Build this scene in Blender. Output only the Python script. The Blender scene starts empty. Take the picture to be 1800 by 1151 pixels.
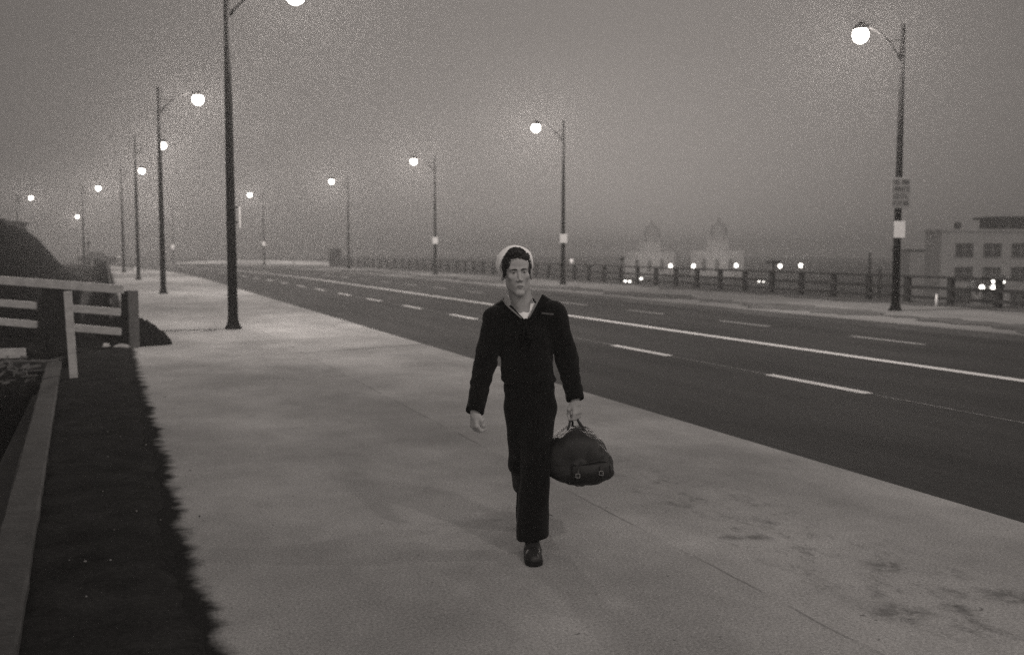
import bpy, math, random
import numpy as np
from math import sin, cos, pi, radians, sqrt, atan2
from mathutils import Vector, Matrix
random.seed(7)
rs = np.random.RandomState(5)
S = bpy.context.scene
COL = S.collection

# ------------------------------------------------------------ camera, sky, exposure
PITCH, YAW, CAMH = radians(4.384), radians(21.634), 1.74
cd = bpy.data.cameras.new('camera'); cam = bpy.data.objects.new('camera', cd); COL.objects.link(cam)
cam.location = (0, 0, CAMH); cam.rotation_euler = (pi/2 - PITCH, 0, -YAW)
cd.sensor_width = 36; cd.lens = 36; cd.clip_start = .05; cd.clip_end = 6000
cd.dof.use_dof = True; cd.dof.focus_distance = 5.75; cd.dof.aperture_fstop = 2.1
S.camera = cam
WARM = (1.0, .905, .84)
W = bpy.data.worlds.new("World"); S.world = W; W.use_nodes = True
wt = W.node_tree; wn = wt.nodes; wl = wt.links
for n in list(wn): wn.remove(n)
sky = wn.new('ShaderNodeTexSky'); sky.sky_type = 'NISHITA'; sky.sun_disc = False
sky.sun_elevation = radians(.6); sky.sun_rotation = radians(28); sky.dust_density = 6; sky.air_density = 1.5
tcw = wn.new('ShaderNodeTexCoord'); sxyz = wn.new('ShaderNodeSeparateXYZ'); cxyz = wn.new('ShaderNodeCombineXYZ')
zz = wn.new('ShaderNodeMath'); zz.operation = 'MULTIPLY_ADD'; zz.inputs[1].default_value = .8; zz.inputs[2].default_value = .085   # twilight glow lifted above the haze bank
zm = wn.new('ShaderNodeMath'); zm.operation = 'MAXIMUM'; zm.inputs[1].default_value = .0
wl.new(tcw.outputs['Generated'], sxyz.inputs[0]); wl.new(sxyz.outputs[0], cxyz.inputs[0]); wl.new(sxyz.outputs[1], cxyz.inputs[1])
wl.new(sxyz.outputs[2], zm.inputs[0]); wl.new(zm.outputs[0], zz.inputs[0]); wl.new(zz.outputs[0], cxyz.inputs[2]); wl.new(cxyz.outputs[0], sky.inputs['Vector'])
bw = wn.new('ShaderNodeRGBToBW'); ad = wn.new('ShaderNodeMath'); ad.operation = 'MULTIPLY_ADD'
SKY_GAIN, SKY_BASE = 1.3, .08
ad.inputs[1].default_value = SKY_GAIN; ad.inputs[2].default_value = SKY_BASE
tint = wn.new('ShaderNodeVectorMath'); tint.operation = 'SCALE'; tint.inputs[0].default_value = WARM
bg = wn.new('ShaderNodeBackground'); bg.inputs[1].default_value = .14
ow = wn.new('ShaderNodeOutputWorld')
wl.new(sky.outputs[0], bw.inputs[0]); wl.new(bw.outputs[0], ad.inputs[0]); 
ov = wn.new('ShaderNodeMapRange'); ov.inputs['From Min'].default_value = .2; ov.inputs['From Max'].default_value = .95; ov.inputs['To Max'].default_value = 1.3   # overcast: zenith brighter than horizon
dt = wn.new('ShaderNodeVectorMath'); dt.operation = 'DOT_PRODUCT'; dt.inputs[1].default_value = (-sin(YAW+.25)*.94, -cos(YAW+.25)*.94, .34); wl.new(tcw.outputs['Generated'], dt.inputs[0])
gl = wn.new('ShaderNodeMapRange'); gl.interpolation_type = 'SMOOTHSTEP'; gl.inputs['From Min'].default_value = .55; gl.inputs['From Max'].default_value = 1; gl.inputs['To Max'].default_value = 6.0   # unseen glow added to the sky behind the viewer for frontal light
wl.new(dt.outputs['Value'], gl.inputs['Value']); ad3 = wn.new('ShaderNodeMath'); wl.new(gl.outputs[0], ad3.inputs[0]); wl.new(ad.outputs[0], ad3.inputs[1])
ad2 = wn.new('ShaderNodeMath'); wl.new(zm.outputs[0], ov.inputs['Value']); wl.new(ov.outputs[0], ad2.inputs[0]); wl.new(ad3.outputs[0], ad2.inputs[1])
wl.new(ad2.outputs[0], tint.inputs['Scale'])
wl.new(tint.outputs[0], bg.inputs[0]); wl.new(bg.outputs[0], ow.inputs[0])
S.view_settings.view_transform = 'Standard'; S.view_settings.look = 'None'
S.view_settings.exposure = 0; S.view_settings.gamma = 1
S.cycles.max_bounces = 5; S.cycles.volume_bounces = 1; S.cycles.sample_clamp_indirect = 1.5; S.cycles.sample_clamp_direct = 7
S.cycles.use_denoising = False
LAMP_W = 4200.0
HAZE = .0017

# ------------------------------------------------------------ helpers
def tag(o, label=None, cat=None, group=None, kind=None):
    if label: o['label'] = label
    if cat: o['category'] = cat
    if group: o['group'] = group
    if kind: o['kind'] = kind
    return o
def empty(name, loc=(0, 0, 0), rz=0, label=None, cat=None, group=None):
    o = bpy.data.objects.new(name, None); COL.objects.link(o); o.location = loc; o.rotation_euler = (0, 0, rz)
    o.empty_display_size = .2
    return tag(o, label, cat, group)
def copy_tree(o, parent=None):
    c = o.copy(); COL.objects.link(c); c.parent = parent
    for ch in list(o.children): copy_tree(ch, c)
    return c
class MB:
    def __init__(s): s.v = []; s.f = []; s.m = []
    def add(s, vs, fs, mi=0):
        n = len(s.v); s.v += [tuple(map(float, p)) for p in vs]; s.f += [tuple(i + n for i in f) for f in fs]; s.m += [mi]*len(fs)
        return s
    def box(s, c, d, rz=0, mi=0, taper=1, rx=0, ry=0):
        R = Matrix.Rotation(rz, 3, 'Z') @ Matrix.Rotation(rx, 3, 'X') @ Matrix.Rotation(ry, 3, 'Y')
        vs = []
        for z in (-1, 1):
            t = taper if z > 0 else 1
            for x, y in ((-1, -1), (1, -1), (1, 1), (-1, 1)):
                vs.append(Vector(c) + R @ Vector((x*d[0]/2*t, y*d[1]/2*t, z*d[2]/2)))
        return s.add(vs, [(0, 3, 2, 1), (4, 5, 6, 7), (0, 1, 5, 4), (1, 2, 6, 5), (2, 3, 7, 6), (3, 0, 4, 7)], mi)
    def beam(s, a, b, w, h, mi=0):
        a, b = Vector(a), Vector(b); d = (b - a).normalized(); sd = d.cross(Vector((0, 0, 1))).normalized(); u = sd.cross(d)
        vs = []
        for p in (a, b):
            for x, y in ((-1, -1), (1, -1), (1, 1), (-1, 1)): vs.append(p + sd*x*w/2 + u*y*h/2)
        return s.add(vs, [(0, 1, 2, 3), (7, 6, 5, 4), (0, 4, 5, 1), (1, 5, 6, 2), (2, 6, 7, 3), (3, 7, 4, 0)], mi)
    def tube(s, pts, r, n=10, mi=0):
        pts = [Vector(p) for p in pts]; rr = r if isinstance(r, (list, tuple)) else [r]*len(pts)
        vs = []; fs = []
        ref = Vector((0, 0, 1))
        if abs((pts[-1]-pts[0]).normalized().z) > .9: ref = Vector((1, 0, 0))
        for i, p in enumerate(pts):
            d = (pts[min(i+1, len(pts)-1)] - pts[max(i-1, 0)]).normalized()
            a = d.cross(ref).normalized(); b = d.cross(a)
            for k in range(n): t = 2*pi*k/n; vs.append(p + a*cos(t)*rr[i] + b*sin(t)*rr[i])
        for i in range(len(pts)-1):
            for k in range(n): fs.append((i*n+k, i*n+(k+1) % n, (i+1)*n+(k+1) % n, (i+1)*n+k))
        fs.append(tuple(range(n))[::-1]); fs.append(tuple((len(pts)-1)*n + k for k in range(n)))
        return s.add(vs, fs, mi)
    def lathe(s, prof, c=(0, 0, 0), n=20, mi=0, M=None):
        vs = []; fs = []
        for r, z in prof:
            for k in range(n):
                t = 2*pi*k/n; p = Vector((r*cos(t), r*sin(t), z))
                if M is not None: p = M @ p
                vs.append(Vector(c) + p)
        for i in range(len(prof)-1):
            for k in range(n): fs.append((i*n+k, i*n+(k+1) % n, (i+1)*n+(k+1) % n, (i+1)*n+k))
        return s.add(vs, fs, mi)
    def prism(s, poly, y0, y1, mi=0):   # poly in (x, z), extruded along y
        n = len(poly); vs = [(x, y0, z) for x, z in poly] + [(x, y1, z) for x, z in poly]
        fs = [tuple(range(n)), tuple(range(2*n-1, n-1, -1))] + [(i, i+n, (i+1) % n + n, (i+1) % n) for i in range(n)]
        return s.add(vs, fs, mi)
    def build(s, name, mats, parent=None, smooth=False, bevel=0, loc=None):
        me = bpy.data.meshes.new(name); me.from_pydata(s.v, [], s.f)
        mats = mats if isinstance(mats, (list, tuple)) else [mats]
        for m in mats: me.materials.append(m)
        if len(mats) > 1: me.polygons.foreach_set('material_index', s.m)
        if smooth: me.polygons.foreach_set('use_smooth', [True]*len(me.polygons))
        me.update()
        o = bpy.data.objects.new(name, me); COL.objects.link(o); o.parent = parent
        if loc: o.location = loc
        if bevel:
            b = o.modifiers.new('bevel', 'BEVEL'); b.width = bevel; b.segments = 2; b.limit_method = 'ANGLE'
        return o

# ------------------------------------------------------------ materials
def mat(name, g, rough=.8, var=.25, scale=8, bump=.3, bscale=60, detail=6, metal=0, spec=.4, fine=0, stretch=None, sheen=0):
    m = bpy.data.materials.new(name); m.use_nodes = True; t = m.node_tree; N = t.nodes; L = t.links
    b = N['Principled BSDF']; b.inputs['Roughness'].default_value = rough; b.inputs['Metallic'].default_value = metal
    b.inputs['Specular IOR Level'].default_value = (0 if rough >= .93 and not sheen else min(spec, .06)) if rough >= .8 else spec
    if sheen: b.inputs['Sheen Weight'].default_value = sheen; b.inputs['Sheen Roughness'].default_value = .6
    tc = N.new('ShaderNodeTexCoord'); src = tc.outputs['Object']
    if stretch:
        mp = N.new('ShaderNodeMapping'); mp.inputs['Scale'].default_value = stretch; L.new(src, mp.inputs[0]); src = mp.outputs[0]
    n1 = N.new('ShaderNodeTexNoise'); n1.inputs['Scale'].default_value = scale; n1.inputs['Detail'].default_value = detail; n1.inputs['Roughness'].default_value = .65
    L.new(src, n1.inputs['Vector'])
    mr = N.new('ShaderNodeMapRange'); mr.inputs['From Min'].default_value = .25; mr.inputs['From Max'].default_value = .75
    mr.inputs['To Min'].default_value = g*(1-var); mr.inputs['To Max'].default_value = g*(1+var)
    L.new(n1.outputs[0], mr.inputs['Value']); val = mr.outputs[0]
    if fine:
        n3 = N.new('ShaderNodeTexNoise'); n3.inputs['Scale'].default_value = bscale*.75; n3.inputs['Detail'].default_value = 6; n3.inputs['Roughness'].default_value = .75
        L.new(src, n3.inputs['Vector'])
        r3 = N.new('ShaderNodeMapRange'); r3.inputs['From Min'].default_value = .3; r3.inputs['From Max'].default_value = .7
        r3.inputs['To Min'].default_value = 1-fine; r3.inputs['To Max'].default_value = 1+fine; L.new(n3.outputs[0], r3.inputs['Value'])
        mu = N.new('ShaderNodeMath'); mu.operation = 'MULTIPLY'; L.new(val, mu.inputs[0]); L.new(r3.outputs[0], mu.inputs[1]); val = mu.outputs[0]
    L.new(val, b.inputs['Base Color'])
    if bump:
        n2 = N.new('ShaderNodeTexNoise'); n2.inputs['Scale'].default_value = bscale; n2.inputs['Detail'].default_value = 5; L.new(src, n2.inputs['Vector'])
        bp = N.new('ShaderNodeBump'); bp.inputs['Strength'].default_value = bump; bp.inputs['Distance'].default_value = .01
        L.new(n2.outputs[0], bp.inputs['Height']); L.new(bp.outputs[0], b.inputs['Normal'])
    m['val'] = 0
    return m
def emis(name, strength, g=1, glass=False):
    m = bpy.data.materials.new(name); m.use_nodes = True; t = m.node_tree
    for n in list(t.nodes): t.nodes.remove(n)
    e = t.nodes.new('ShaderNodeEmission'); e.inputs[0].default_value = (1, .95*g, .88*g, 1); e.inputs[1].default_value = strength
    o = t.nodes.new('ShaderNodeOutputMaterial'); t.links.new(e.outputs[0], o.inputs[0])
    if glass:   # milky glass: half of the bulb's light passes straight through
        tr = t.nodes.new('ShaderNodeBsdfTransparent'); mx = t.nodes.new('ShaderNodeMixShader'); mx.inputs[0].default_value = .5
        t.links.new(tr.outputs[0], mx.inputs[1]); t.links.new(e.outputs[0], mx.inputs[2]); t.links.new(mx.outputs[0], o.inputs[0])
    m.cycles.emission_sampling = 'FRONT_BACK'
    return m
M = {}
M['ground'] = mat('dark_soil', .05, .95, .4, .4, .6, 6)
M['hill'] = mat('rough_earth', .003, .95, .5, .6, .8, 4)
M['dirt'] = mat('packed_dirt', .02, .95, .45, 3, .9, 45, fine=.35)
M['mound'] = mat('loose_earth', .012, .95, .5, 9, 1, 30)
M['asphalt'] = mat('asphalt', .03, .85, .5, 1.1, .5, 140, fine=.5, stretch=(1, .16, 1), spec=.2)
M['paint'] = mat('road_paint', .6, .7, .22, 14, .2, 120, fine=.2)
M['oldpaint'] = mat('worn_road_paint', .2, .7, .45, 9, .2, 120, fine=.3)
M['farwalk'] = mat('far_pavement', .15, .9, .35, .8, .3, 60, fine=.45, stretch=(1, .3, 1))
M['verge'] = mat('dry_grass', .09, .95, .5, 1.6, .8, 60, fine=.4, stretch=(1, .35, 1))
M['iron'] = mat('dark_painted_iron', .0045, .9, .35, 5, .1, 60, spec=.06)
M['white_wood'] = mat('worn_white_boards', .42, .8, .3, 6, .4, 40, fine=.15, stretch=(1, 1, 3))
M['grey_wood'] = mat('grey_weathered_timber', .04, .85, .35, 7, .5, 40, fine=.2)
M['dark_wood'] = mat('tarred_timber', .018, .85, .4, 5, .5, 40)
M['rail_wood'] = mat('dark_fence_wood', .03, .85, .3, 5, .4, 40)
M['sign'] = mat('white_enamel', .7, .5, .12, 20, 0)
M['sign_grey'] = mat('faded_enamel', .22, .6, .12, 20, 0)
M['ink'] = mat('sign_lettering', .02, .6, .1, 20, 0)
M['stone'] = mat('pale_stone', .42, .85, .25, 14, .5, 50)
M['wall'] = mat('pale_render', .3, .9, .15, .6, .2, 20)
M['window'] = mat('dark_glass', .02, .25, .3, 1, 0)
M['roof'] = mat('dark_roof', .03, .8, .3, 1, .2, 10)
M['tower'] = mat('pale_tower_stone', .32, .9, .2, .4, .2, 10)
M['carpaint'] = mat('car_paint', .03, .3, .2, 2, 0)
M['tyre'] = mat('tyre_rubber', .015, .9, .2, 5, 0)
M['chrome'] = mat('chrome', .5, .25, .1, 5, 0, metal=1)
M['shed'] = mat('dark_shed_boards', .02, .9, .4, 2, .3, 20)
M['twig'] = mat('straw_debris', .14, .9, .4, 12, .2, 60)
M['globe'] = emis('lamp_glow', 40, glass=True)
M['smallglow'] = emis('far_light_glow', 60)
M['wool'] = mat('navy_wool', .005, .95, .35, 22, .15, 300, spec=.15, sheen=.05)
M['collarcloth'] = mat('collar_wool', .006, .9, .3, 30, .2, 200, spec=.15)
M['piping'] = mat('collar_stripe_cloth', .18, .9, .2, 60, .2, 200)
M['cotton'] = mat('white_cotton', .88, .9, .08, 30, .2, 200)
M['skin'] = mat('skin', .34, .55, .1, 25, .04, 200, spec=.3)
M['lips'] = mat('lips', .15, .5, .1, 25, 0)
M['hair'] = mat('dark_hair', .012, .55, .5, 60, .6, 160, spec=.4, stretch=(1, 1, .35))
M['eye'] = mat('eyeball', .25, .3, .05, 5, 0)  # eye white toned down, shade of the socket put into the colour
M['iris'] = mat('iris', .02, .3, .05, 5, 0)
M['leather'] = mat('black_leather', .012, .5, .3, 10, .15, 80)
M['bagcloth'] = mat('dark_canvas_bag', .008, .6, .4, 9, .15, 60, fine=.2)
M['strap'] = mat('strap_webbing', .02, .7, .3, 20, .2, 90)
M['ribbon'] = mat('ribbon_bar', .09, .8, .5, 70, 0)

# concrete pavement: slab tone either side of the joint, stains with their own shapes, hairline cracks
def concrete():
    m = mat('pavement_concrete', .275, .94, .24, .55, .5, 90, detail=10, fine=.5, spec=.2)
    t = m.node_tree; N = t.nodes; L = t.links; b = N['Principled BSDF']
    base = b.inputs['Base Color'].links[0].from_socket
    tc = N.new('ShaderNodeTexCoord'); sp = N.new('ShaderNodeSeparateXYZ'); L.new(tc.outputs['Object'], sp.inputs[0])
    def mth(op, a, c=None, d=None):
        n = N.new('ShaderNodeMath'); n.operation = op
        for i, v in enumerate((a, c, d)):
            if v is None: continue
            if isinstance(v, (int, float)): n.inputs[i].default_value = v
            else: L.new(v, n.inputs[i])
        return n.outputs[0]
    def noise(scale, detail=5, st=(1, 1, 1), off=(0, 0, 0), rough=.6):
        mp = N.new('ShaderNodeMapping'); mp.inputs['Scale'].default_value = st; mp.inputs['Location'].default_value = off
        L.new(tc.outputs['Object'], mp.inputs[0]); n = N.new('ShaderNodeTexNoise'); n.inputs['Scale'].default_value = scale
        n.inputs['Detail'].default_value = detail; n.inputs['Roughness'].default_value = rough; L.new(mp.outputs[0], n.inputs['Vector']); return n.outputs[0]
    def smooth(v, a, c):
        n = N.new('ShaderNodeMapRange'); n.interpolation_type = 'SMOOTHSTEP'; n.inputs['From Min'].default_value = a; n.inputs['From Max'].default_value = c
        L.new(v, n.inputs['Value']); return n.outputs[0]
    X, Y = sp.outputs[0], sp.outputs[1]
    # band of spilled stains along x 3.3..4.3, y 3..8
    bx = mth('SUBTRACT', 1, smooth(mth('ABSOLUTE', mth('SUBTRACT', X, mth('MULTIPLY_ADD', noise(.8, 2), .5, 3.55))), .15, .62))
    by = mth('SUBTRACT', 1, smooth(Y, 6.2, 8.6))
    st = mth('MULTIPLY', mth('MULTIPLY', bx, by), mth('MULTIPLY', smooth(noise(4.5, 9, (1.3, .7, 1), (3, 1, 0), .78), .48, .72), .8))
    # blots given as centres
    blots = [(3.50, 5.16, .10), (3.62, 5.12, .09), (3.5, 3.77, .16), (3.95, 4.38, .13), (3.8, 3.7, .09), (4.15, 3.78, .14), (4.3, 3.65, .16)]
    wob = mth('MULTIPLY_ADD', noise(7, 6), .26, -.13)
    tot = st
    for (cx, cy, r) in blots:
        d = mth('SQRT', mth('ADD', mth('POWER', mth('SUBTRACT', X, cx), 2), mth('POWER', mth('SUBTRACT', Y, cy), 2)))
        e = mth('SUBTRACT', 1, smooth(mth('ADD', d, wob), r*.2, r*1.3))
        tot = mth('MAXIMUM', tot, mth('MULTIPLY', e, mth('MULTIPLY', smooth(noise(13, 4), .25, .6), .65)))
    # joints: long one at x = 3.1, cross ones
    wobj = mth('MULTIPLY_ADD', noise(1.5, 3), .05, -.025)
    j1 = mth('SUBTRACT', 1, smooth(mth('ABSOLUTE', mth('ADD', mth('SUBTRACT', X, 3.06), wobj)), .004, .014))
    j1 = mth('MULTIPLY', j1, smooth(noise(2.1, 3), .36, .6))
    cr = mth('SUBTRACT', 1, smooth(mth('ABSOLUTE', mth('ADD', mth('SUBTRACT', mth('MULTIPLY_ADD', X, -.33, Y), 16.18), wobj)), .01, .06))
    cr = mth('MULTIPLY', cr, mth('MULTIPLY', smooth(X, 2.9, 3.2), .8))
    tot = mth('MAXIMUM', tot, mth('MAXIMUM', mth('MULTIPLY', j1, .45), cr))
    # slab right of the joint slightly lighter, grime blotches, small specks
    tone = mth('MULTIPLY_ADD', smooth(X, 3.04, 3.08), .07, .96)
    grime = mth('MULTIPLY_ADD', smooth(noise(.45, 8, (1, .6, 1), (9, 2, 0), .7), .35, .7), .4, .78)
    spk = mth('SUBTRACT', 1, mth('MULTIPLY', smooth(noise(14, 2, (1, 1, 1), (5, 5, 0)), .70, .76), .55))
    f = mth('MULTIPLY', mth('MULTIPLY', tone, grime), mth('MULTIPLY', spk, mth('SUBTRACT', 1, mth('MULTIPLY', tot, .78))))
    # soil trodden onto the slab along its ragged inner edge
    ed = mth('ADD', X, mth('MULTIPLY_ADD', noise(.8, 6, (1, .8, 1), (2, 7, 0), .6), -.24, .12))
    dm = mth('SUBTRACT', 1, smooth(mth('ADD', ed, mth('MULTIPLY_ADD', noise(4.2, 9), .26, -.13)), .37, .49))
    mx = N.new('ShaderNodeMix'); mx.data_type = 'FLOAT'; L.new(dm, mx.inputs[0]); L.new(mth('MULTIPLY', base, f), mx.inputs[2])
    L.new(mth('MULTIPLY_ADD', noise(40, 6), .022, .006), mx.inputs[3])
    L.new(mx.outputs[0], b.inputs['Base Color'])
    return m
M['concrete'] = concrete()

# ------------------------------------------------------------ lie of the land
CY = [-100, 60, 75, 85, 95, 106, 114, 127, 142, 163, 200, 260, 400]
CX = [0, 0, -.35, -.9, -2.0, -3.8, -5.2, -8.2, -12.2, -19, -34, -62, -140]
def cx(y): return float(np.interp(y, CY, CX))
def zc(y): return -min(7.0, max(0, y-120)**2*6e-4)
def smst(a, b, x):
    t = np.clip((x-a)/(b-a), 0, 1); return t*t*(3-2*t)
def sweep(name, x0, x1, y0, y1, zo, m, kind='structure', step=2.0, jit=None, th=0, label=None, parent=None, nx=1):
    n = max(2, int((y1-y0)/step)+1); ys = [y0 + (y1-y0)*i/(n-1) for i in range(n)]
    b = MB(); vs = []; fs = []
    for i, y in enumerate(ys):
        for k in range(nx+1):
            x = x0 + (x1-x0)*k/nx
            if jit: x += jit(k/nx, y)
            vs.append((x+cx(y), y, zc(y)+zo))
    w = nx+1
    for i in range(n-1):
        for k in range(nx): fs.append((i*w+k, i*w+k+1, (i+1)*w+k+1, (i+1)*w+k))
    b.add(vs, fs)
    if th:
        vs = []; fs = []
        for e in (0, nx):
            s0 = len(vs)
            for i in range(n): p = b.v[i*w+e]; vs += [p, (p[0], p[1], p[2]-th)]
            for i in range(n-1): fs.append((s0+2*i, s0+2*i+1, s0+2*i+3, s0+2*i+2))
        b.add(vs, fs)
    o = b.build(name, m, parent)
    if kind: o['kind'] = kind
    return o

def height(X, Y):
    c = np.interp(Y, CY, CX); x = X - c
    z = -np.minimum(7.0, np.maximum(0, Y-120)**2*6e-4)
    base = z - .32
    # right-hand drop to the low ground
    t = smst(25.0, 41, x); h = base*(1-t) + (-7.0)*t
    # embankment on the left
    hill = smst(-.9, -5.0, x)*3.35 + smst(-30, -90, x)*(-2)
    hill = hill*smst(17.5, 27, Y)*(1-smst(88, 118, Y))
    nz = .25*np.sin(X*1.3+Y*.31)*np.sin(Y*.47+X*.2) + .12*np.sin(X*3.1+Y*1.7) + .1*np.sin(Y*2.3-X*1.1)
    h = h + hill + nz*.7*smst(-1.5, -3, x)*smst(17, 22, Y) + nz*.6*smst(34, 44, x)
    far = smst(-60, -140, x); h = h*(1-far) + (-2)*far
    return h
def axis(lo, fine_lo, fine_hi, hi, fs, g=1.13):
    a = list(np.arange(fine_lo, fine_hi+.01, fs)); s = fs
    while a[-1] < hi: s *= g; a.append(min(hi, a[-1]+s))
    s = fs
    while a[0] > lo: s *= g; a.insert(0, max(lo, a[0]-s))
    return np.array(a)
gx = axis(-380, -12, 4, 700, .5, 1.06); gy = axis(-80, 14, 130, 1100, .9, 1.08)
GX, GY = np.meshgrid(gx, gy); GZ = height(GX, GY)
nxg = len(gx); b = MB(); b.v = [tuple(p) for p in np.stack([GX, GY, GZ], -1).reshape(-1, 3).tolist()]
xm = (GX - np.interp(GY, CY, CX))
for j in range(len(gy)-1):
    for i in range(nxg-1):
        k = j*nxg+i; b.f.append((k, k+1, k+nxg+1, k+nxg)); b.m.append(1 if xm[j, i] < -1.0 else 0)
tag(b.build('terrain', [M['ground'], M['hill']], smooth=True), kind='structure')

sweep('road', 5.4, 17.15, -12, 300, -.13, M['asphalt'], nx=4)
sweep('pavement', .2, 5.4, -12, 300, 0, M['concrete'], nx=10, th=.3, step=1.5)
sweep('far_pavement', 17.15, 25.0, -12, 300, 0, M['farwalk'], nx=6, th=.3)
sweep('lane_line', 11.98, 12.2, -12, 260, -.126, M['paint'], step=1.5)
sweep('road_seam', 9.14, 9.16, -12, 60, -.1255, M['oldpaint'])
sweep('far_kerb_strip', 17.145, 17.5, -12, 200, .004, M['farwalk'])
ys = 10.55 - 4*5.05; k = 0
while ys < 150:
    if ys > -8:
        for xl, mm in ((9.08, 'paint'), (14.8, 'oldpaint')):
            o = sweep('lane_dash', xl, xl+.16, ys, ys+2.15, -.126, M[mm], kind=None, step=.7)
            o['kind'] = 'structure'
    ys += 5.05
# worn verge on the far pavement
sweep('grass_verge', 18.3, 19.7, -12, 130, .012, M['verge'], step=.35, jit=lambda k, y: (.5-k)*.0 + .35*sin(y*.7+k*3)+.25*sin(y*1.9+k*8)+.2*sin(y*5.1+k*2))
sweep('fence_verge', 23.3, 25.3, -12, 118, .02, M['verge'], step=.35, jit=lambda k, y: (1-k)*(.35*sin(y*.6)+.2*sin(y*2.2)+.12*sin(y*6)))

# dirt verge with ragged edge
def rag(y):
    return -.12+.03*sin(y*1.7)+.02*sin(y*4.3+1)+.012*sin(y*9.7)+.006*sin(y*23)
b = MB(); ys = np.arange(-6, 90, .06); xs = np.linspace(0, 1, 13); vs = []; fs = []
for y in ys:
    xr = .43 + rag(y) + cx(y); xl = -.5 + cx(y) if y > 16 else -.52 + .016*y*-1 + .1
    for k in xs:
        x = xl + (xr-xl)*k
        z = zc(y) + .004 + .032*min(1, (1-k)*7) + .012*sin(x*9+y*3)*sin(y*7-x*4)*(1-k) + .01*(rs.rand()-.5)*(1-k)
        vs.append((x, y, z))
n = len(xs)
for i in range(len(ys)-1):
    for k in range(n-1): fs.append((i*n+k, i*n+k+1, (i+1)*n+k+1, (i+1)*n+k))
b.add(vs, fs); tag(b.build('dirt_verge', M['dirt'], smooth=True), kind='structure')

# ------------------------------------------------------------ haze
b = MB().box((160, 510, .55), (1100, 1200, 19.1))
hz = bpy.data.materials.new('haze'); hz.use_nodes = True; t = hz.node_tree
for nn in list(t.nodes): t.nodes.remove(nn)
pv = t.nodes.new('ShaderNodeVolumePrincipled'); pv.inputs['Color'].default_value = (.95, .95, .95, 1); pv.inputs['Density'].default_value = HAZE
pv.inputs['Anisotropy'].default_value = .55
oo = t.nodes.new('ShaderNodeOutputMaterial'); t.links.new(pv.outputs[0], oo.inputs['Volume'])
HAZEMAT = hz
if HAZE: tag(b.build('haze', hz), kind='stuff')

# ------------------------------------------------------------ street lamps
def lamp_meshes():
    root = empty('street_lamp')
    MB().tube([(0, 0, .12), (0, 0, 2), (0, 0, 5), (0, 0, 7.9)], [.108, .1, .084, .058], 14).lathe([(0, 7.97), (.045, 7.95), (.066, 7.9)], n=14).build('pole', M['iron'], root, smooth=True)
    MB().lathe([(.0, .0), (.19, .0), (.19, .03), (.165, .05), (.13, .13), (.115, .2), (.107, .3)], n=18).build('base', M['iron'], root, smooth=True)
    pts = [(.04, 0, 6.95)]
    for i in range(1, 11):
        a = i/10; pts.append((.04+1.42*a, 0, 6.95 + .88*(1-(1-a)**2.0)))
    MB().tube(pts, [.042]*4+[.034]*7, 10).build('arm', M['iron'], root, smooth=True)
    MB().tube([(.03, 0, 7.5), (.42, 0, 7.47)], .018, 8).build('brace', M['iron'], root, smooth=True)
    MB().lathe([(0, 7.9), (.07, 7.89), (.1, 7.82), (.17, 7.77), (.215, 7.7), (.21, 7.68), (0, 7.69)], (1.46, 0, 0), 20).build('hood', M['iron'], root, smooth=True)
    g = MB().lathe([(.17, 7.675), (.205, 7.6), (.21, 7.52), (.19, 7.43), (.13, 7.36), (.06, 7.32), (0, 7.31)], (1.46, 0, 0), 20).build('globe', M['globe'], root, smooth=True)
    return root
def lamp_light(root, w):
    ld = bpy.data.lights.new('bulb', 'POINT'); ld.energy = w; ld.color = (1, .905, .84); ld.shadow_soft_size = .2
    lo = bpy.data.objects.new('bulb', ld); COL.objects.link(lo); lo.parent = root; lo.location = (1.46, 0, 7.5)
proto = lamp_meshes(); used = False
def place_lamp(x, y, side, w, label, group):
    global used
    if not used: r = proto; used = True
    else: r = copy_tree(proto)
    dx = (cx(y+2)-cx(y-2))/4; a = -math.atan(dx)
    r.location = (x, y, zc(y)); r.rotation_euler = (0, 0, (0 if side > 0 else pi) + a)
    tag(r, label, 'street lamp', group); lamps.append((r, w)); return r
lamps = []
GL, GR = 'street lamps along the near pavement', 'street lamps along the far side of the road'
place_lamp(2.56, 22.96, 1, 1, 'tall near dark lamp post cut off by the top of the picture', GL)
place_lamp(2.08, 42.1, 1, 1, 'second lamp post on the near pavement, nearest one whose arm shows', GL)
place_lamp(1.72, 61.3, 1, 1, 'third lamp post on the near pavement, globe beside the pole before it', GL)
place_lamp(1.28, 81.7, 1, 1, 'fourth lamp post on the near pavement, slim and dark, left of the third', GL)
place_lamp(-1.85, 106.3, 1, 1, 'fifth lamp post on the near pavement standing at the foot of the dark embankment', GL)
place_lamp(-9.0, 128, 1, 1, 'leftmost lamp, shining just above the dark shed on the embankment', GL)
place_lamp(20.75, 22.9, -1, 1, 'large street lamp on the far pavement carrying a lettered sign and a white sign', GR)
place_lamp(20.9, 45.9, -1, 1, 'second lamp on the far side, right of the sailor, with small white sign', GR)
place_lamp(20.75, 66.4, -1, 1, 'third lamp on the far side, just left of the sailor, with a small white plate', GR)
place_lamp(19.85, 88.9, -1, 1, 'fourth lamp on the far side, beside the end pillar of the railing', GR)
place_lamp(16.1, 113.8, -1, 1, 'fifth lamp on the far side, just right of the tall near post', GR)
place_lamp(8.3, 141, -1, 1, 'lamp beyond the crest whose light shines beside the second near pole', GR)
place_lamp(-2.2, 163, -1, 1, 'farthest lamp of the far row, low bright light by the embankment', GR)
place_lamp(2.62, -2.2, 1, .3, 'lamp post on the near pavement behind the viewpoint', GL)
place_lamp(20.75, 0.6, -1, 1, 'lamp post on the far pavement outside the right edge of the picture', GR)
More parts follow.
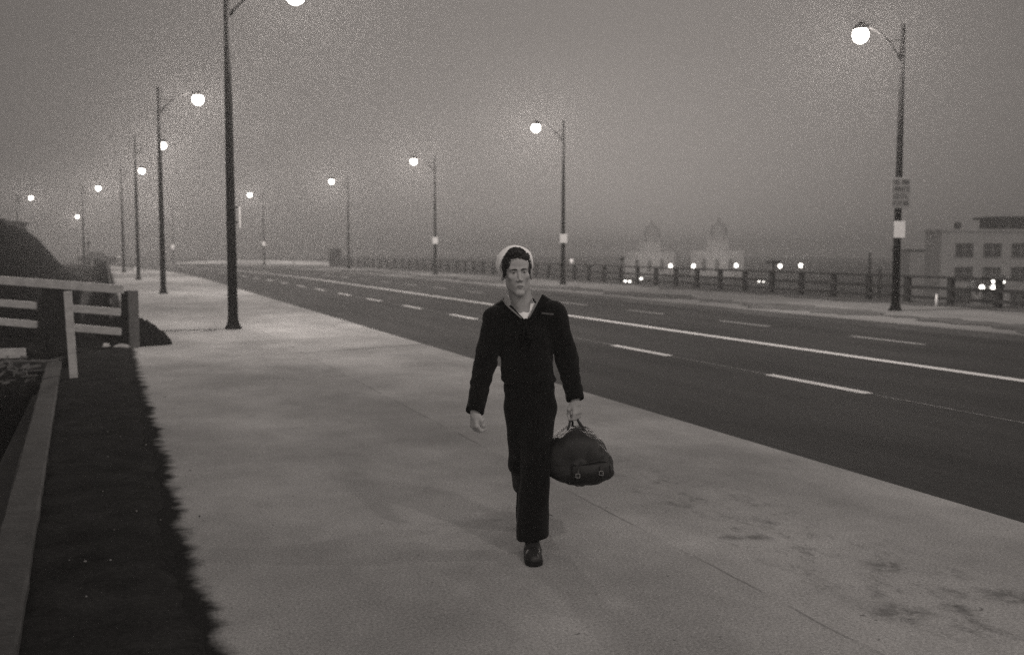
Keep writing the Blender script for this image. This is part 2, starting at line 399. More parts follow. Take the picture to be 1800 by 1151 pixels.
lamps[0][0].scale = (1, 1, .963)
for r, w in lamps: lamp_light(r, LAMP_W*w)

def plate(name, x, y, z, w, h, m, label, cat='sign', rz=-YAW*.6, back=.13, group=None, lettered=False):
    r = empty(name, (x, y, z), rz, label, cat, group)
    MB().box((0, -back, 0), (w, .012, h)).build('panel', m, r, bevel=.004)
    for q in (1, -1): MB().box((0, -back/2, q*h*.28), (.05, back-.02, .03)).build('bracket', M['iron'], r)
    if lettered:
        rr = random.Random(3); yy = -back-.0095
        for li, words in enumerate(([4, 4], [9], [8], [5, 3])):
            mb = MB(); zz = h*.36 - li*h*.235; n = sum(words)+len(words)-1; cw = w*.9/9; xx = -w*.45 + (9-n)*cw*.3
            for wi, wl_ in enumerate(words):
                for c in range(wl_):
                    q = rr.choice('HLETNOIDSA'); H = h*.15; u = cw*.72; t_ = u*.34
                    mb.box((xx+t_/2, yy, zz), (t_, .004, H))
                    if q in 'HNODA': mb.box((xx+u-t_/2, yy, zz), (t_, .004, H))
                    if q in 'EOTDSA': mb.box((xx+u/2, yy-.0015, zz+H/2-t_/2), (u, .004, t_))
                    if q in 'EOLDSN': mb.box((xx+u/2, yy-.0015, zz-H/2+t_/2), (u, .004, t_))
                    if q in 'HESA': mb.box((xx+u/2, yy-.003, zz), (u, .004, t_))
                    xx += cw
                xx += cw*.8
            mb.build('lettering', M['ink'], r)
    return r
plate('lettered_sign', 20.75, 22.9, 3.30, .56, .84, M['sign_grey'], 'grey panel with four lines of dark lettering on the large right lamp post', lettered=True)
plate('white_sign', 20.74, 22.9, 2.28, .33, .46, M['sign'], 'plain white rectangular sign below the lettered panel on the large right lamp post')
plate('white_sign', 20.9, 45.9, 2.25, .36, .42, M['sign'], 'small white sign on the lamp post right of the sailor')
plate('white_sign', 20.75, 66.4, 2.3, .36, .44, M['sign'], 'small white sign on the lamp post just left of the sailor')
plate('white_sign', 16.1, 113.8, 2.3, .34, .44, M['sign'], 'tiny white sign on the lamp post at the crest')
plate('white_sign', 8.3, 141, 2.0, .4, .55, M['sign'], 'faint tiny white sign on the pole beyond the crest')
# edge-on sign strapped to the tall near post
r = empty('pole_sign', (2.56, 22.96, 2.42), radians(-100), 'pale sign seen edge-on, strapped to the tall near lamp post', 'sign')
MB().box((0.03, .185, 0), (.5, .014, .46)).build('panel', M['sign'], r)
for q in (.2, -.12): MB().lathe([(.10, q), (.115, q), (.115, q+.03), (.10, q+.03)], n=14).box((0, .14, q+.015), (.04, .07, .028)).build('strap', M['grey_wood'], r)

# ------------------------------------------------------------ railing on the far side
fr = empty('railing', (24.35, 24, 0), 0, 'dark three-rail timber railing running along the far edge of the pavement', 'railing')
k = 0; y = 24.34 - 1.84*9; ends = []
while y < 101:
    x = 24.2 + .006*(y-24) + cx(y)
    MB().box((x-24.35, y-24, .44 + zc(y)), (.17, .17, .88)).build('post', M['rail_wood'], fr, bevel=.012)
    ends.append((x, y)); y += 1.84
for zr, hh in ((.86, .07), (.52, .1), (.21, .09)):
    mb = MB()
    for (xa, ya), (xb, yb) in zip(ends, ends[1:]):
        mb.beam((xa-24.35-.105, ya-24+.002, zr), (xb-24.35-.105, yb-24-.002, zr), .04, hh)
    mb.build('rail', M['rail_wood'], fr)
r = empty('end_pillar', (24.6+cx(102), 102.2, 0), 0, 'dark square pillar at the far end of the railing', 'pillar')
MB().box((0, 0, .85), (1.05, 1.05, 1.7)).build('shaft', M['rail_wood'], r, bevel=.03)
MB().box((0, 0, 1.75), (1.15, 1.15, .1)).build('cap', M['rail_wood'], r, bevel=.02)
# low pale parapet past the pillar
o = sweep('parapet', 24.7, 25.0, 104, 190, .42, M['stone'], kind=None, th=.5)
tag(o, 'low pale concrete parapet running on from the end pillar over the crest', 'parapet')

# little unlit posts by the railing
def thin_post(name, x, y, h, label, cross=0, head=0, m='rail_wood', r_=.06, z0=None, cat='post'):
    z0 = zc(y) if z0 is None else z0
    r = empty(name, (x, y, z0), 0, label, cat)
    MB().tube([(0, 0, 0), (0, 0, h*.6), (0, 0, h)], [r_, r_*.9, r_*.7], 10).build('shaft', M[m], r, smooth=True)
    if cross: MB().box((0, 0, h-.08), (cross, .1, .12), rz=-YAW).build('crossbar', M[m], r)
    if head: MB().lathe([(0, h+head*.9), (head*.4, h+head*.75), (head*1.3, h+.25*head), (head*1.3, h+.1*head), (head*.6, h-.3*head), (0, h-.4*head)], n=14).build('lamp_head', M[m], r, smooth=True)
    return r
thin_post('utility_post', 26.2, 49.8, 1.9, 'short dark post with a small head rising above the railing, right of the sailor', head=.12, z0=-.7)
thin_post('utility_post', 26.6, 36.7, 2.1, 'dark T-shaped post standing behind the railing', cross=.62, z0=-.85)
thin_post('utility_post', 25.6, 29.6, 2.05, 'slim dark post rising above the railing left of the large right lamp post', z0=-.45)
thin_post('utility_post', 26.6, 30.2, 1.9, 'shorter thick dark post behind the railing beside a slim one', r_=.09, z0=-.9)
thin_post('unlit_lamp', 27.5, 24.1, 2.45, 'unlit dark mushroom-headed lamp behind the railing in front of the pale building', head=.16, z0=-1.1, cat='lamp')
thin_post('unlit_lamp', -1.3, 95, 2.2, 'tiny faint post with a round head at the far end of the near pavement', head=.2, r_=.05, cat='lamp')
r = thin_post('bollard', 23.6, 24.3, .36, 'tiny bollard with a bright white face at the foot of the railing', m='sign', r_=.04, cat='bollard')
thin_post('bollard', 1.9, 75, .5, 'small white marker stub beside the third near lamp post', m='sign', r_=.07, cat='bollard')
r = empty('marker_ball', (24.45, 52.5, .88), 0, 'small white ball on top of a railing post beside the sailor', 'finial')
MB().lathe([(0, 0), (.07, .0), (.09, .08), (.13, .17), (.1, .27), (0, .31)], n=14).build('ball', M['sign'], r, smooth=True)

# ------------------------------------------------------------ near-left timber barrier, post, kerb beam, earth heap
fb = empty('board_barrier', (-1.5, 18.5, 0), 0, 'weathered white board barrier closing off the dark ground on the left', 'barrier')
A = Vector((.28, 19.0, 0)); B = Vector((-2.6, 21.2, 0)); A0 = Vector((-1.5, 18.5, 0))
def onf(t, z, off=0): 
    d = (B-A).normalized(); nn = Vector((-d.y, d.x, 0)); return A + (B-A)*t + nn*off + Vector((0, 0, z - .06 + .18*t)) - A0
MB().beam(onf(.0, 1.1, .0), onf(1, 1.115, .0), .045, .15).build('top_rail', M['white_wood'], fb, bevel=.006)
tp = (.33, .56)
for z, h in ((.70, .13), (.36, .13)):
    MB().beam(onf(.02, z), onf(tp[0]-.0, z), .04, h).build('rail', M['white_wood'], fb, bevel=.006)
    MB().beam(onf(tp[1]-.06, z), onf(1, z), .04, h).build('rail', M['white_wood'], fb, bevel=.006)
MB().beam(onf(.03, .45, .05), onf(.03, 1.04, .05), .12, .1).build('stub', M['white_wood'], fb)
c = onf(.43, .5, -.17)
MB().box((c.x, c.y, .49), (.5, .07, 1.13), rz=atan2((B-A).y, (B-A).x)).build('panel', M['dark_wood'], fb)
c = onf(1.0, .5, -.0)
MB().box((c.x, c.y, .5), (.15, .15, 1.2)).build('post', M['dark_wood'], fb)
r = empty('corner_post', (.43, 19.3, 0), 0, 'stout weathered corner post at the end of the white barrier, rising from the earth heap', 'post')
M['post_wood'] = mat('post_timber', .13, .85, .35, 7, .5, 40, fine=.2)
MB().box((0, 0, .5), (.17, .2, 1.02), rz=.2).build('shaft', M['post_wood'], r, bevel=.012)
MB().box((-.14, .02, .5), (.07, .16, 1.0), rz=.2).build('backing_board', M['dark_wood'], r, bevel=.01)
r = empty('white_post', (-.45, 14.74, 0), 0, 'tall slim white post standing on the dirt in front of the barrier', 'post')
MB().box((0, 0, .58), (.10, .09, 1.2), rx=radians(1.0), ry=radians(-2)).build('shaft', M['white_wood'], r, bevel=.01)
# receding plank fence beside the pavement
pf = empty('plank_fence', (-.1, 30, 0), 0, 'dark plank fence running away beside the pavement behind the barrier', 'fence')
for i, y in enumerate(np.arange(21.5, 84, 3.2)):
    MB().box((.1+cx(y)-.0, y-30, .5), (.12, .12, 1.05)).build('post', M['rail_wood'], pf)
mb = MB()
pts = [(.28+cx(y), y-30) for y in np.arange(20.4, 86, 4.0)]
for z, h in ((.93, .2), (.62, .2), (.3, .2)):
    mb = MB()
    for (xa, ya), (xb, yb) in zip(pts, pts[1:]): mb.beam((xa-.1, ya, z), (xb-.1, yb, z), .04, h)
    mb.build('plank', M['dark_wood'], pf)
MB().box((-.55, -9.6, .6), (.42, .05, 1.0), rz=.1).build('panel', M['grey_wood'], pf)
# timber kerb beam
def noisy_beam(a, b_, w, h, n=60, seed=1):
    rr = random.Random(seed); a, b_ = Vector(a), Vector(b_); d = (b_-a).normalized(); sd = Vector((d.y, -d.x, 0)); mb = MB(); vs = []; fs = []
    prof = [(-w/2, -h/2), (-w/2, h/2-.015), (-w/2+.015, h/2), (0, h/2), (w/2-.015, h/2), (w/2, h/2-.015), (w/2, -h/2)]
    for i in range(n+1):
        p = a + (b_-a)*i/n
        for x, z in prof: vs.append(p + sd*(x + rr.uniform(-.004, .004)) + Vector((0, 0, z + rr.uniform(-.004, .004))))
    q = len(prof)
    for i in range(n):
        for k in range(q-1): fs.append((i*q+k, i*q+k+1, (i+1)*q+k+1, (i+1)*q+k))
    fs.append(tuple(range(q))); fs.append(tuple(n*q+k for k in range(q))[::-1])
    return mb.add(vs, fs)
o = noisy_beam((-.43, 2.2, 0), (-.735, 16.3, .0), .2, .2).build('timber_kerb', M['grey_wood'])
tag(o, 'long weathered timber beam edging the dirt strip on the left', 'kerb beam')
o = MB().box((0, 0, 0), (.6, .2, .16), rz=-.1).build('sleeper', M['grey_wood'], bevel=.01, loc=(-1.0, 16.75, .0))
tag(o, 'short grey timber block lying across the far end of the kerb beam', 'timber')
o = MB().box((0, 0, 0), (1.5, .05, .15), rz=-.12).build('loose_board', M['white_wood'], bevel=.006, loc=(-1.93, 17.6, .13))
tag(o, 'pale loose board low at the left edge above the rubble', 'board')
# earth heap
def heap(name, c, rx_, ry_, h, seed, m, label, cat, n=44, rings=16):
    rr = np.random.RandomState(seed); ph = rr.rand(8)*6; mb = MB(); vs = [(0, 0, h)]; fs = []
    for i in range(1, rings+1):
        q = i/rings
        for k in range(n):
            t = 2*pi*k/n; e = 1+.12*sin(2*t+ph[0])+.08*sin(5*t+ph[1])+.04*sin(11*t+ph[2])
            z = h*(max(0, cos(q*pi/2))**.7) + (rr.rand()-.5)*.14*h*4*(q*(1-q)+.05) 
            vs.append((rx_*q*e*cos(t), ry_*q*e*sin(t), z if i < rings else -.06))
    for k in range(n): fs.append((0, 1+k, 1+(k+1) % n))
    for i in range(rings-1):
        for k in range(n): a0 = 1+i*n; fs.append((a0+k, a0+n+k, a0+n+(k+1) % n, a0+(k+1) % n))
    mb.add(vs, fs); o = mb.build(name, m, smooth=False, loc=c); return tag(o, label, cat)
heap('earth_heap', (.30, 20.1, 0), .80, .8, .50, 3, M['mound'], 'heap of black earth spilling onto the pavement beside the corner post', 'earth heap')
heap('earth_bank', (-.55, 20.0, -.05), .9, .75, .3, 8, M['mound'], 'low bank of black earth under the barrier rails', 'earth heap')
heap('earth_bank', (-2.2, 19.6, -.1), 1.3, 1.0, .35, 12, M['mound'], 'low bank of black earth at the left edge behind the loose board', 'earth heap')
def rock(c, r, seed, label, m='stone'):
    rr = random.Random(seed); mb = MB(); vs = []; fs = []; n = 12
    for i in range(7):
        ph = pi*i/6
        for k in range(n):
            t = 2*pi*k/n; j = 1+rr.uniform(-.16, .16)
            vs.append((r[0]*sin(ph)*cos(t)*j, r[1]*sin(ph)*sin(t)*j, r[2]*cos(ph)*j))
    for i in range(6):
        for k in range(n): fs.append((i*n+k, (i+1)*n+k, (i+1)*n+(k+1) % n, i*n+(k+1) % n))
    o = mb.add(vs, fs).build('rock', M[m], smooth=True, loc=(c[0], c[1], c[2]+r[2]*.6)); return tag(o, label, 'rock')
rock((-.02, 19.2, 0), (.075, .07, .06), 1, 'round white stone at the foot of the earth heap')
rock((.22, 19.1, 0), (.14, .08, .055), 2, 'wide pale stone at the foot of the earth heap')
# scattered pebbles and litter
mb = MB(); rr = random.Random(4)
for i in range(26):
    y = rr.uniform(2.5, 17); x = rr.uniform(-.25, .45+rag(y)) if rr.random() < .8 else rr.uniform(.4, .62)
    r0 = rr.uniform(.003, .008)*(2.0 if rr.random() < .1 else 1)
    mb.lathe([(0, r0), (r0*.8, r0*.6), (r0, 0), (r0*.7, -r0*.6)], (x, y, .04 if x < .4 else .006), 6)
tag(mb.build('gravel', M['twig']), kind='stuff')
# straw and broken laths
mb = MB()
for i in range(170):
    x = rr.uniform(-2.6, -1.05); y = rr.uniform(15.4, 17.3); a = rr.uniform(0, pi); l = rr.uniform(.08, .3); z = rr.uniform(-.12, .12)
    mb.beam((x, y, z), (x+cos(a)*l, y+sin(a)*l*.6, z+rr.uniform(-.05, .05)), .012, rr.choice([.012, .03]))
tag(mb.build('straw_litter', M['twig']), kind='stuff')
heap('rubble_heap', (-1.8, 16.5, -.3), 1.0, .9, .32, 31, M['mound'], 'dark rubble heap covered in straw below the loose board', 'rubble heap')

# ------------------------------------------------------------ sheds on the embankment
def zat(x, y): return float(height(np.array([float(x)]), np.array([float(y)]))[0])
def shed(x, y, w, d, h, label, rz=0, lean=0, chimney=False):
    z = zat(x, y); r = empty('shed', (x, y, z-.3), rz, label, 'shed')
    MB().box((0, 0, h/2), (w, d, h)).build('wall', M['shed'], r)
    rf = MB().prism([(-w/2-.25, h), (-w/2-.25, h+.12), (0, h+.25+lean), (w/2+.3, h+.12), (w/2+.3, h)], -d/2-.2, d/2+.2).build('roof', M['roof'], r)
    if chimney: MB().box((w*.2, 0, h+.5), (.35, .35, .6)).build('chimney', M['shed'], rf)
    MB().box((-w*.2, -d/2-.02, h*.45), (.8, .05, h*.75)).build('door', M['dark_wood'], r)
    MB().box((w*.22, -d/2-.02, h*.55), (.7, .05, .6)).build('window', M['window'], r)
    return r
shed(-9.3, 98, 2.9, 3, 2.3, 'dark flat-roofed shed on the embankment under the leftmost light', lean=.1)
shed(-7.0, 97, 1.5, 2.5, 2.0, 'smaller dark shed lower on the embankment, right of the first', lean=.0)
shed(-12.0, 97, 2.2, 3, 2.4, 'dark hut at the left edge on top of the embankment', chimney=False)

# ------------------------------------------------------------ pale block on the right
def dirpt(px, d):   # a point at ground distance d in the direction of a photo column
    a = YAW + math.atan((px-900)/1800); return d*sin(a)/cos(a-YAW), d*cos(a)/cos(a-YAW)

def block():
    base = empty('office_block', (0, 0, 0), 0, 'pale flat-roofed block with dark square windows at the right edge', 'building')
    d0 = 128.0
    rz = -YAW
    bx_, by_ = dirpt(1652, 128); base.rotation_euler = (0, 0, rz); base.location = (bx_, by_, -7)
    Wd, Dp, Hh = 44, 5, 10.9
    MB().box((Wd/2, Dp/2, Hh/2), (Wd, Dp, Hh)).build('wall', M['wall'], base)
    MB().box((Wd/2, Dp/2, Hh+.15), (Wd+.4, Dp+.4, .3)).build('cornice', M['wall'], base)
    MB().box((6.9+18, 2.6, Hh+.95), (36, 4.5, 1.3)).build('penthouse', M['roof'], base)
    MB().box((6.6+18, 2.6, Hh+1.7), (37, 5, .3)).build('penthouse_roof', M['roof'], base)
    MB().lathe([(0, .95), (.4, .8), (.45, .3), (.3, 0), (0, 0)], (2.4, 1, Hh+.3), 10).build('vent', M['roof'], base, smooth=True)
    for row, (zb, hh) in enumerate(((7.7, 1.75), (4.75, 1.75), (1.2, 2.3))):
        for i in range(11):
            x = 1.75 + i*3.5
            f = MB().box((x+1.12, -.02, zb+hh/2), (2.45, .12, hh+.2)).build('window', M['wall'], base)
            MB().box((x+1.12, -.09, zb+hh/2), (2.2, .06, hh)).build('pane', M['window'], f)
            if i < 4: MB().box((x+1.12, -.14, zb+hh/2), (.04, .06, hh)).box((x+1.12, -.145, zb+hh/2), (2.2, .06, .04)).build('glazing_bar', M['wall'], f)
    return base
block()
wx, wy = dirpt(1616, 175); r = empty('warehouse', (wx, wy, -7), -YAW, 'vague grey windowless building between the large right lamp post and the pale block', 'building')
MB().box((0, 0, 4.2), (6.5, 8, 8.4)).build('wall', M['wall'], r)
MB().box((0, 0, 8.5), (6.8, 8.4, .3)).build('roof', M['roof'], r)
# ghostly domed towers
def tower(x, y, s, label):
    r = empty('domed_church', (x, y, -7), -YAW-.25, label, 'church', 'floodlit domed churches beyond the low ground')
    MB().box((0, 0, 5*s), (20*s, 14*s, 10*s)).build('nave', M['tower'], r)
    MB().box((0, 0, 12*s), (8.5*s, 8.5*s, 4*s)).box((-3.2*s, -3.2*s, 14.7*s), (1.6*s, 1.6*s, 1.6*s)).box((3.2*s, -3.2*s, 14.7*s), (1.6*s, 1.6*s, 1.6*s)).build('drum_base', M['tower'], r)
    MB().lathe([(3.2*s, 14*s), (3.2*s, 17*s), (3.5*s, 17.1*s), (3.4*s, 17.4*s)], n=20).build('drum', M['tower'], r)
    MB().lathe([(3.3*s, 17.4*s), (3.1*s, 18.8*s), (2.3*s, 20.2*s), (1.2*s, 21*s), (.5*s, 21.2*s)], n=20).build('dome', M['tower'], r, smooth=True)
    MB().lathe([(.5*s, 21.2*s), (.5*s, 22.4*s), (.0, 23.4*s)], n=10).build('lantern', M['tower'], r)
    for k in (-1, 0, 1):
        MB().prism([(-.8*s, 2*s), (.8*s, 2*s), (.8*s, 6*s), (.4*s, 7*s), (-.4*s, 7*s), (-.8*s, 6*s)], -7.1*s, -6.95*s).build('window', M['window'], r).location = (k*5*s, 0, 0)
    ld = bpy.data.lights.new('floodlight', 'POINT'); ld.energy = 2500*s*s; ld.color = (1, .905, .84); ld.shadow_soft_size = 1
    lo = bpy.data.objects.new('floodlight', ld); COL.objects.link(lo); lo.parent = r; lo.location = (0, -20*s, 9*s)
    return r
TY = 300
x, y = dirpt(1145, 330); tower(x, y, .78, 'faint floodlit domed church in the haze, the left one of two')
x, y = dirpt(1262, 330); tower(x, y, .82, 'faint floodlit domed church in the haze, the right one of two')

# small street lights far off on the low ground
def far_light(px, py, d, label):
    x, y = dirpt(px, d); zt = CAMH - (py-437)*d/1800; z0 = -7
    r = empty('far_lamp', (x, y, z0), -YAW, label, 'street lamp', 'far street lights on the low ground')
    MB().tube([(0, 0, 0), (0, 0, zt-z0)], .09, 8).build('pole', M['iron'], r)
    R_ = .42; MB().lathe([(0, -R_*1.2), (R_*.7, -R_*.8), (R_, 0), (R_*.7, R_*.8), (0, R_*1.2)], (0, -.3, zt-z0), 14).build('globe', M['smallglow'], r, smooth=True)
for (px, py), lb in zip([(1178, 467), (1218, 467), (1293, 466), (1370, 467), (1406, 466)],
    ['leftmost of the far lights standing under the left domed church', 'far light between the two domed churches', 'bright far light just right of the right domed church', 'dimmer far light in the gap before the last one on the right', 'rightmost of the row of far lights']):
    far_light(px, py, 235, lb)

# ------------------------------------------------------------ cars
def car(x, y, z, heading, label, lit=True, paint='carpaint', R_=.3):
    r = empty('car', (x, y, z), heading, label, 'car')
    prof = [(-2.2, .35), (2.2, .35), (2.25, .75), (2.1, .9), (1.1, 1.0), (.55, 1.42), (-.8, 1.45), (-1.45, 1.02), (-2.15, .95), (-2.25, .6)]
    MB().prism(prof, -.82, .82).build('body', M[paint], r, bevel=.06)
    MB().prism([(1.0, 1.02), (.52, 1.38), (-.76, 1.4), (-1.35, 1.04)], -.835, .835).build('side_window', M['window'], r)
    for sx in (-1.4, 1.4):
        for sy in (-.75, .75):
            w = MB(); w.lathe([(0, -.1), (.2, -.1), (.33, -.1), (.34, 0), (.33, .1), (.2, .1), (0, .1)], n=16, M=Matrix.Rotation(pi/2, 3, 'X')); w = w.build('wheel', M['tyre'], r, smooth=True); w.location = (sx, sy, .33)
    MB().box((2.27, 0, .5), (.08, 1.6, .14)).build('bumper', M['chrome'], r, bevel=.02)
    for sy in (-.55, .55):
        MB().lathe([(0, .1), (R_*.5, .08), (R_*.5, -.02), (0, -.04)], n=14, M=Matrix.Rotation(pi/2, 3, 'Y')).build('headlight', M['smallglow'] if lit else M['chrome'], r, smooth=True).location = (2.3, sy, .74)
def towards(x, y): return atan2(-y, -x)
for px, py, d, lb, hd in [(1103, 494, 255, 'distant car with headlights on, left of the pair near the railing', 0), (1123, 489, 262, 'distant car with headlights on, right of the pair near the railing', 0),
        (1338, 492, 258, 'distant car with headlights on below the row of far lights', 0), (1725, 503, 105, 'car with bright headlights crossing in front of the pale block', .25), (1753, 493, 122, 'car with headlights behind the first one near the pale block', 0)]:
    x, y = dirpt(px, d); z = CAMH - (py-437)*d/1800 - .74
    car(x, y, max(z, -6.9), towards(x, y)+hd, lb, R_=.62 if d > 200 else .45)
car(4.4+cx(134)+5.0, 131, zc(131), radians(-12), 'dark unlit car sunk behind the crest of the road', lit=False)

# ================================================================ the sailor (solid modelling with distance fields)
import openvdb
F32 = np.float32
class Fld:
    def __init__(s, lo, hi, v):
        s.v = v; s.lo = np.array(lo, float); s.n = (np.ceil((np.array(hi)-s.lo)/v)).astype(int)+1
        s.a = np.full(s.n, .3, F32)
        s.ax = [(s.lo[i] + v*np.arange(s.n[i])).astype(F32) for i in range(3)]
    def blk(s, lo, hi, pad):
        i0 = np.clip(((np.array(lo)-pad-s.lo)/s.v).astype(int), 0, s.n); i1 = np.clip(((np.array(hi)+pad-s.lo)/s.v).astype(int)+2, 0, s.n)
        sl = tuple(slice(a, b_) for a, b_ in zip(i0, i1))
        return sl, (s.ax[0][sl[0]][:, None, None], s.ax[1][sl[1]][None, :, None], s.ax[2][sl[2]][None, None, :])
    def comb(s, sl, d, k, mode):
        A = s.a[sl]; d = d.astype(F32)
        if A.size == 0: return
        if mode == 'sub': A = -A
        if mode == 'int': A = -A; d = -d
        if k > 0:
            h = np.maximum(k-np.abs(A-d), 0)/k; r = np.minimum(A, d) - h*h*k*.25
        else: r = np.minimum(A, d)
        s.a[sl] = -r if mode in ('sub', 'int') else r
    def cap(s, a, b_, ra, rb, k=.01, mode='add', sq=(1, 1, 1)):
        a = np.array(a, float); b_ = np.array(b_, float); q = np.array(sq, float); R = max(ra, rb)
        sl, (x, y, z) = s.blk(np.minimum(a, b_)-R*q, np.maximum(a, b_)+R*q, k+.03)
        ba = (b_-a)/q; px, py, pz = (x-a[0])/q[0], (y-a[1])/q[1], (z-a[2])/q[2]
        t = np.clip((px*ba[0]+py*ba[1]+pz*ba[2])/max(1e-9, (ba*ba).sum()), 0, 1)
        d = np.sqrt((px-ba[0]*t)**2+(py-ba[1]*t)**2+(pz-ba[2]*t)**2) - (ra+(rb-ra)*t)
        s.comb(sl, d*min(q.min()*1.0, 1) if q.min() < 1 else d, k, mode); return s
    def ell(s, c, r, k=.01, mode='add', R=None):
        c = np.array(c, float); r = np.array(r, float); m = r.max()
        sl, (x, y, z) = s.blk(c-m, c+m, k+.03); p = (x-c[0], y-c[1], z-c[2])
        if R is not None: p = tuple(R[0][i]*p[0]+R[1][i]*p[1]+R[2][i]*p[2] for i in range(3))   # inverse rotation
        k0 = np.sqrt((p[0]/r[0])**2+(p[1]/r[1])**2+(p[2]/r[2])**2)+1e-6
        k1 = np.sqrt((p[0]/r[0]**2)**2+(p[1]/r[1]**2)**2+(p[2]/r[2]**2)**2)+1e-6
        s.comb(sl, k0*(k0-1)/k1, k, mode); return s
    def chain(s, pts, rr, k=.01, sq=(1, 1, 1)):
        for i in range(len(pts)-1): s.cap(pts[i], pts[i+1], rr[i], rr[i+1], k, sq=sq)
        return s
    def full(s): return (s.ax[0][:, None, None], s.ax[1][None, :, None], s.ax[2][None, None, :])
    def region(s, d, mode='int', k=0): s.comb((slice(None),)*3, np.broadcast_to(d, s.a.shape), k, mode); return s
    def plane(s, p, n, keep_r=None):   # keep the side n points away from, optionally only near p
        n = np.array(n, float); n /= np.linalg.norm(n); x, y, z = s.full()
        d = (x-p[0])*n[0]+(y-p[1])*n[1]+(z-p[2])*n[2]
        if keep_r is not None:
            q = np.sqrt((x-p[0])**2+(y-p[1])**2+(z-p[2])**2) - keep_r
            d = np.minimum(d, -q)
        return s.region(d)
    def wrinkle(s, fn): x, y, z = s.full(); s.a += fn(x, y, z).astype(F32); return s
    def front(s, x, z):   # y of the first surface met going away from the viewer
        i = int(round((x-s.lo[0])/s.v)); k = int(round((z-s.lo[2])/s.v)); col = s.a[i, :, k]; j = np.argmax(col < 0)
        if col[j] >= 0: return None
        if j > 0: t = col[j-1]/(col[j-1]-col[j]+1e-9); return float(s.lo[1]+s.v*(j-1+t))
        return float(s.lo[1])
    def build(s, name, mats, parent, matfn=None, adapt=0):
        s.a[0], s.a[-1] = .3, .3; s.a[:, 0], s.a[:, -1] = .3, .3; s.a[:, :, 0], s.a[:, :, -1] = .3, .3
        g = openvdb.FloatGrid(.3); g.copyFromArray(np.clip(s.a, -.3, .3)); 
        pts, tri, quads = g.convertToPolygons(0.0, adapt)
        P_ = pts*s.v + s.lo; fs = [tuple(int(i) for i in q[::-1]) for q in quads.tolist()] + [tuple(int(i) for i in q[::-1]) for q in tri.tolist()]
        me = bpy.data.meshes.new(name); me.from_pydata(P_.tolist(), [], fs)
        mats = mats if isinstance(mats, (list, tuple)) else [mats]
        for m in mats: me.materials.append(m)
        me.polygons.foreach_set('use_smooth', [True]*len(me.polygons))
        if matfn is not None:
            cen = np.zeros(len(me.polygons)*3); me.polygons.foreach_get('center', cen); me.polygons.foreach_set('material_index', matfn(cen.reshape(-1, 3)))
        me.update(); o = bpy.data.objects.new(name, me); COL.objects.link(o); o.parent = parent; return o
def rotm(rx=0, ry=0, rz=0): return np.array(Matrix.Rotation(rz, 3, 'Z') @ Matrix.Rotation(ry, 3, 'Y') @ Matrix.Rotation(rx, 3, 'X'))

MAN = empty('person', (2.215, 5.25, 0), -radians(22.8), 'young sailor in dark uniform and white cap striding towards the viewer carrying a bag', 'person')
H_O = np.array((-.098, .20, 1.605)); H_R = rotm(radians(-2), radians(-3), radians(9))
def h(x, y, z): return H_O + H_R @ np.array((x, y, z))
# joints
SHL, ELL_, WRL = (-.222, .24, 1.335), (-.285, .20, 1.075), (-.335, .06, .825)
SHR, ELR, WRR = (.112, .25, 1.362), (.192, .29, 1.105), (.238, .20, .878)

# ---- body
V = .0036
B_ = Fld((-.44, -.12, .60), (.32, .50, 1.78), V)
B_.ell(h(0, .018, .038), (.0745, .092, .078), .01, R=H_R.T)
B_.ell(h(0, -.026, -.035), (.057, .062, .083), .03, R=H_R.T)
for sgn in (-1, 1):
    B_.cap(h(.050*sgn, .008, -.045), h(.043*sgn, -.010, -.070), .016, .015, .02); B_.cap(h(.042*sgn, -.01, -.072), h(.012*sgn, -.060, -.116), .014, .015, .022)
    B_.ell(h(.043*sgn, -.058, -.024), (.018, .02, .015), .022, R=H_R.T)
    B_.ell(h(.081*sgn, .010, -.014), (.008, .018, .033), .006, R=(H_R @ rotm(0, radians(9*sgn), radians(-24*sgn))).T)
    B_.cap(h(.071*sgn, .01, -.015), h(.076*sgn, .01, -.01), .012, .012, .006)
B_.ell(h(0, -.072, -.119), (.022, .018, .016), .02, R=H_R.T)
B_.ell(h(0, -.034, .05), (.063, .052, .045), .02, R=H_R.T)
B_.cap(h(-.042, -.066, .021), h(-.012, -.080, .016), .011, .010, .014)
B_.cap(h(.042, -.066, .021), h(.012, -.080, .016), .011, .010, .014)
for sgn in (-1, 1): B_.ell(h(.031*sgn, -.094, -.002), (.019, .017, .0115), .014, 'sub', R=H_R.T)
B_.cap(h(0, -.079, .012), h(0, -.100, -.040), .0065, .0095, .011)
for sgn in (-1, 1): B_.ell(h(.0125*sgn, -.092, -.046), (.0085, .012, .008), .006, R=H_R.T)
B_.ell(h(0, -.068, -.082), (.030, .018, .022), .016, R=H_R.T)
for sgn in (-1, 1):
    B_.cap(h(.003*sgn, -.0845, -.0765), h(.019*sgn, -.077, -.0835), .0048, .0030, .006)
    B_.cap(h(.0, -.0835, -.0895), h(.015*sgn, -.078, -.0885), .0058, .0032, .006)
    B_.cap(h(.0, -.0925, -.0828), h(.021*sgn, -.083, -.0862), .0028, .0018, .002, 'sub')
B_.cap(h(-.009, -.094, -.1015), h(.009, -.094, -.1015), .004, .004, .010, 'sub')
for sgn in (-1, 1):
    B_.ell(h(.031*sgn, -.066, -.002), (.014, .0125, .0115), .003, R=H_R.T)
    for z0_, r_ in ((.0072, .0042), (-.0108, .0038)): B_.cap(h(.018*sgn, -.0765, z0_-.001), h(.031*sgn, -.0802, z0_), r_, r_, .004); B_.cap(h(.031*sgn, -.0802, z0_), h(.045*sgn, -.072, z0_-.002), r_, r_*.8, .004)
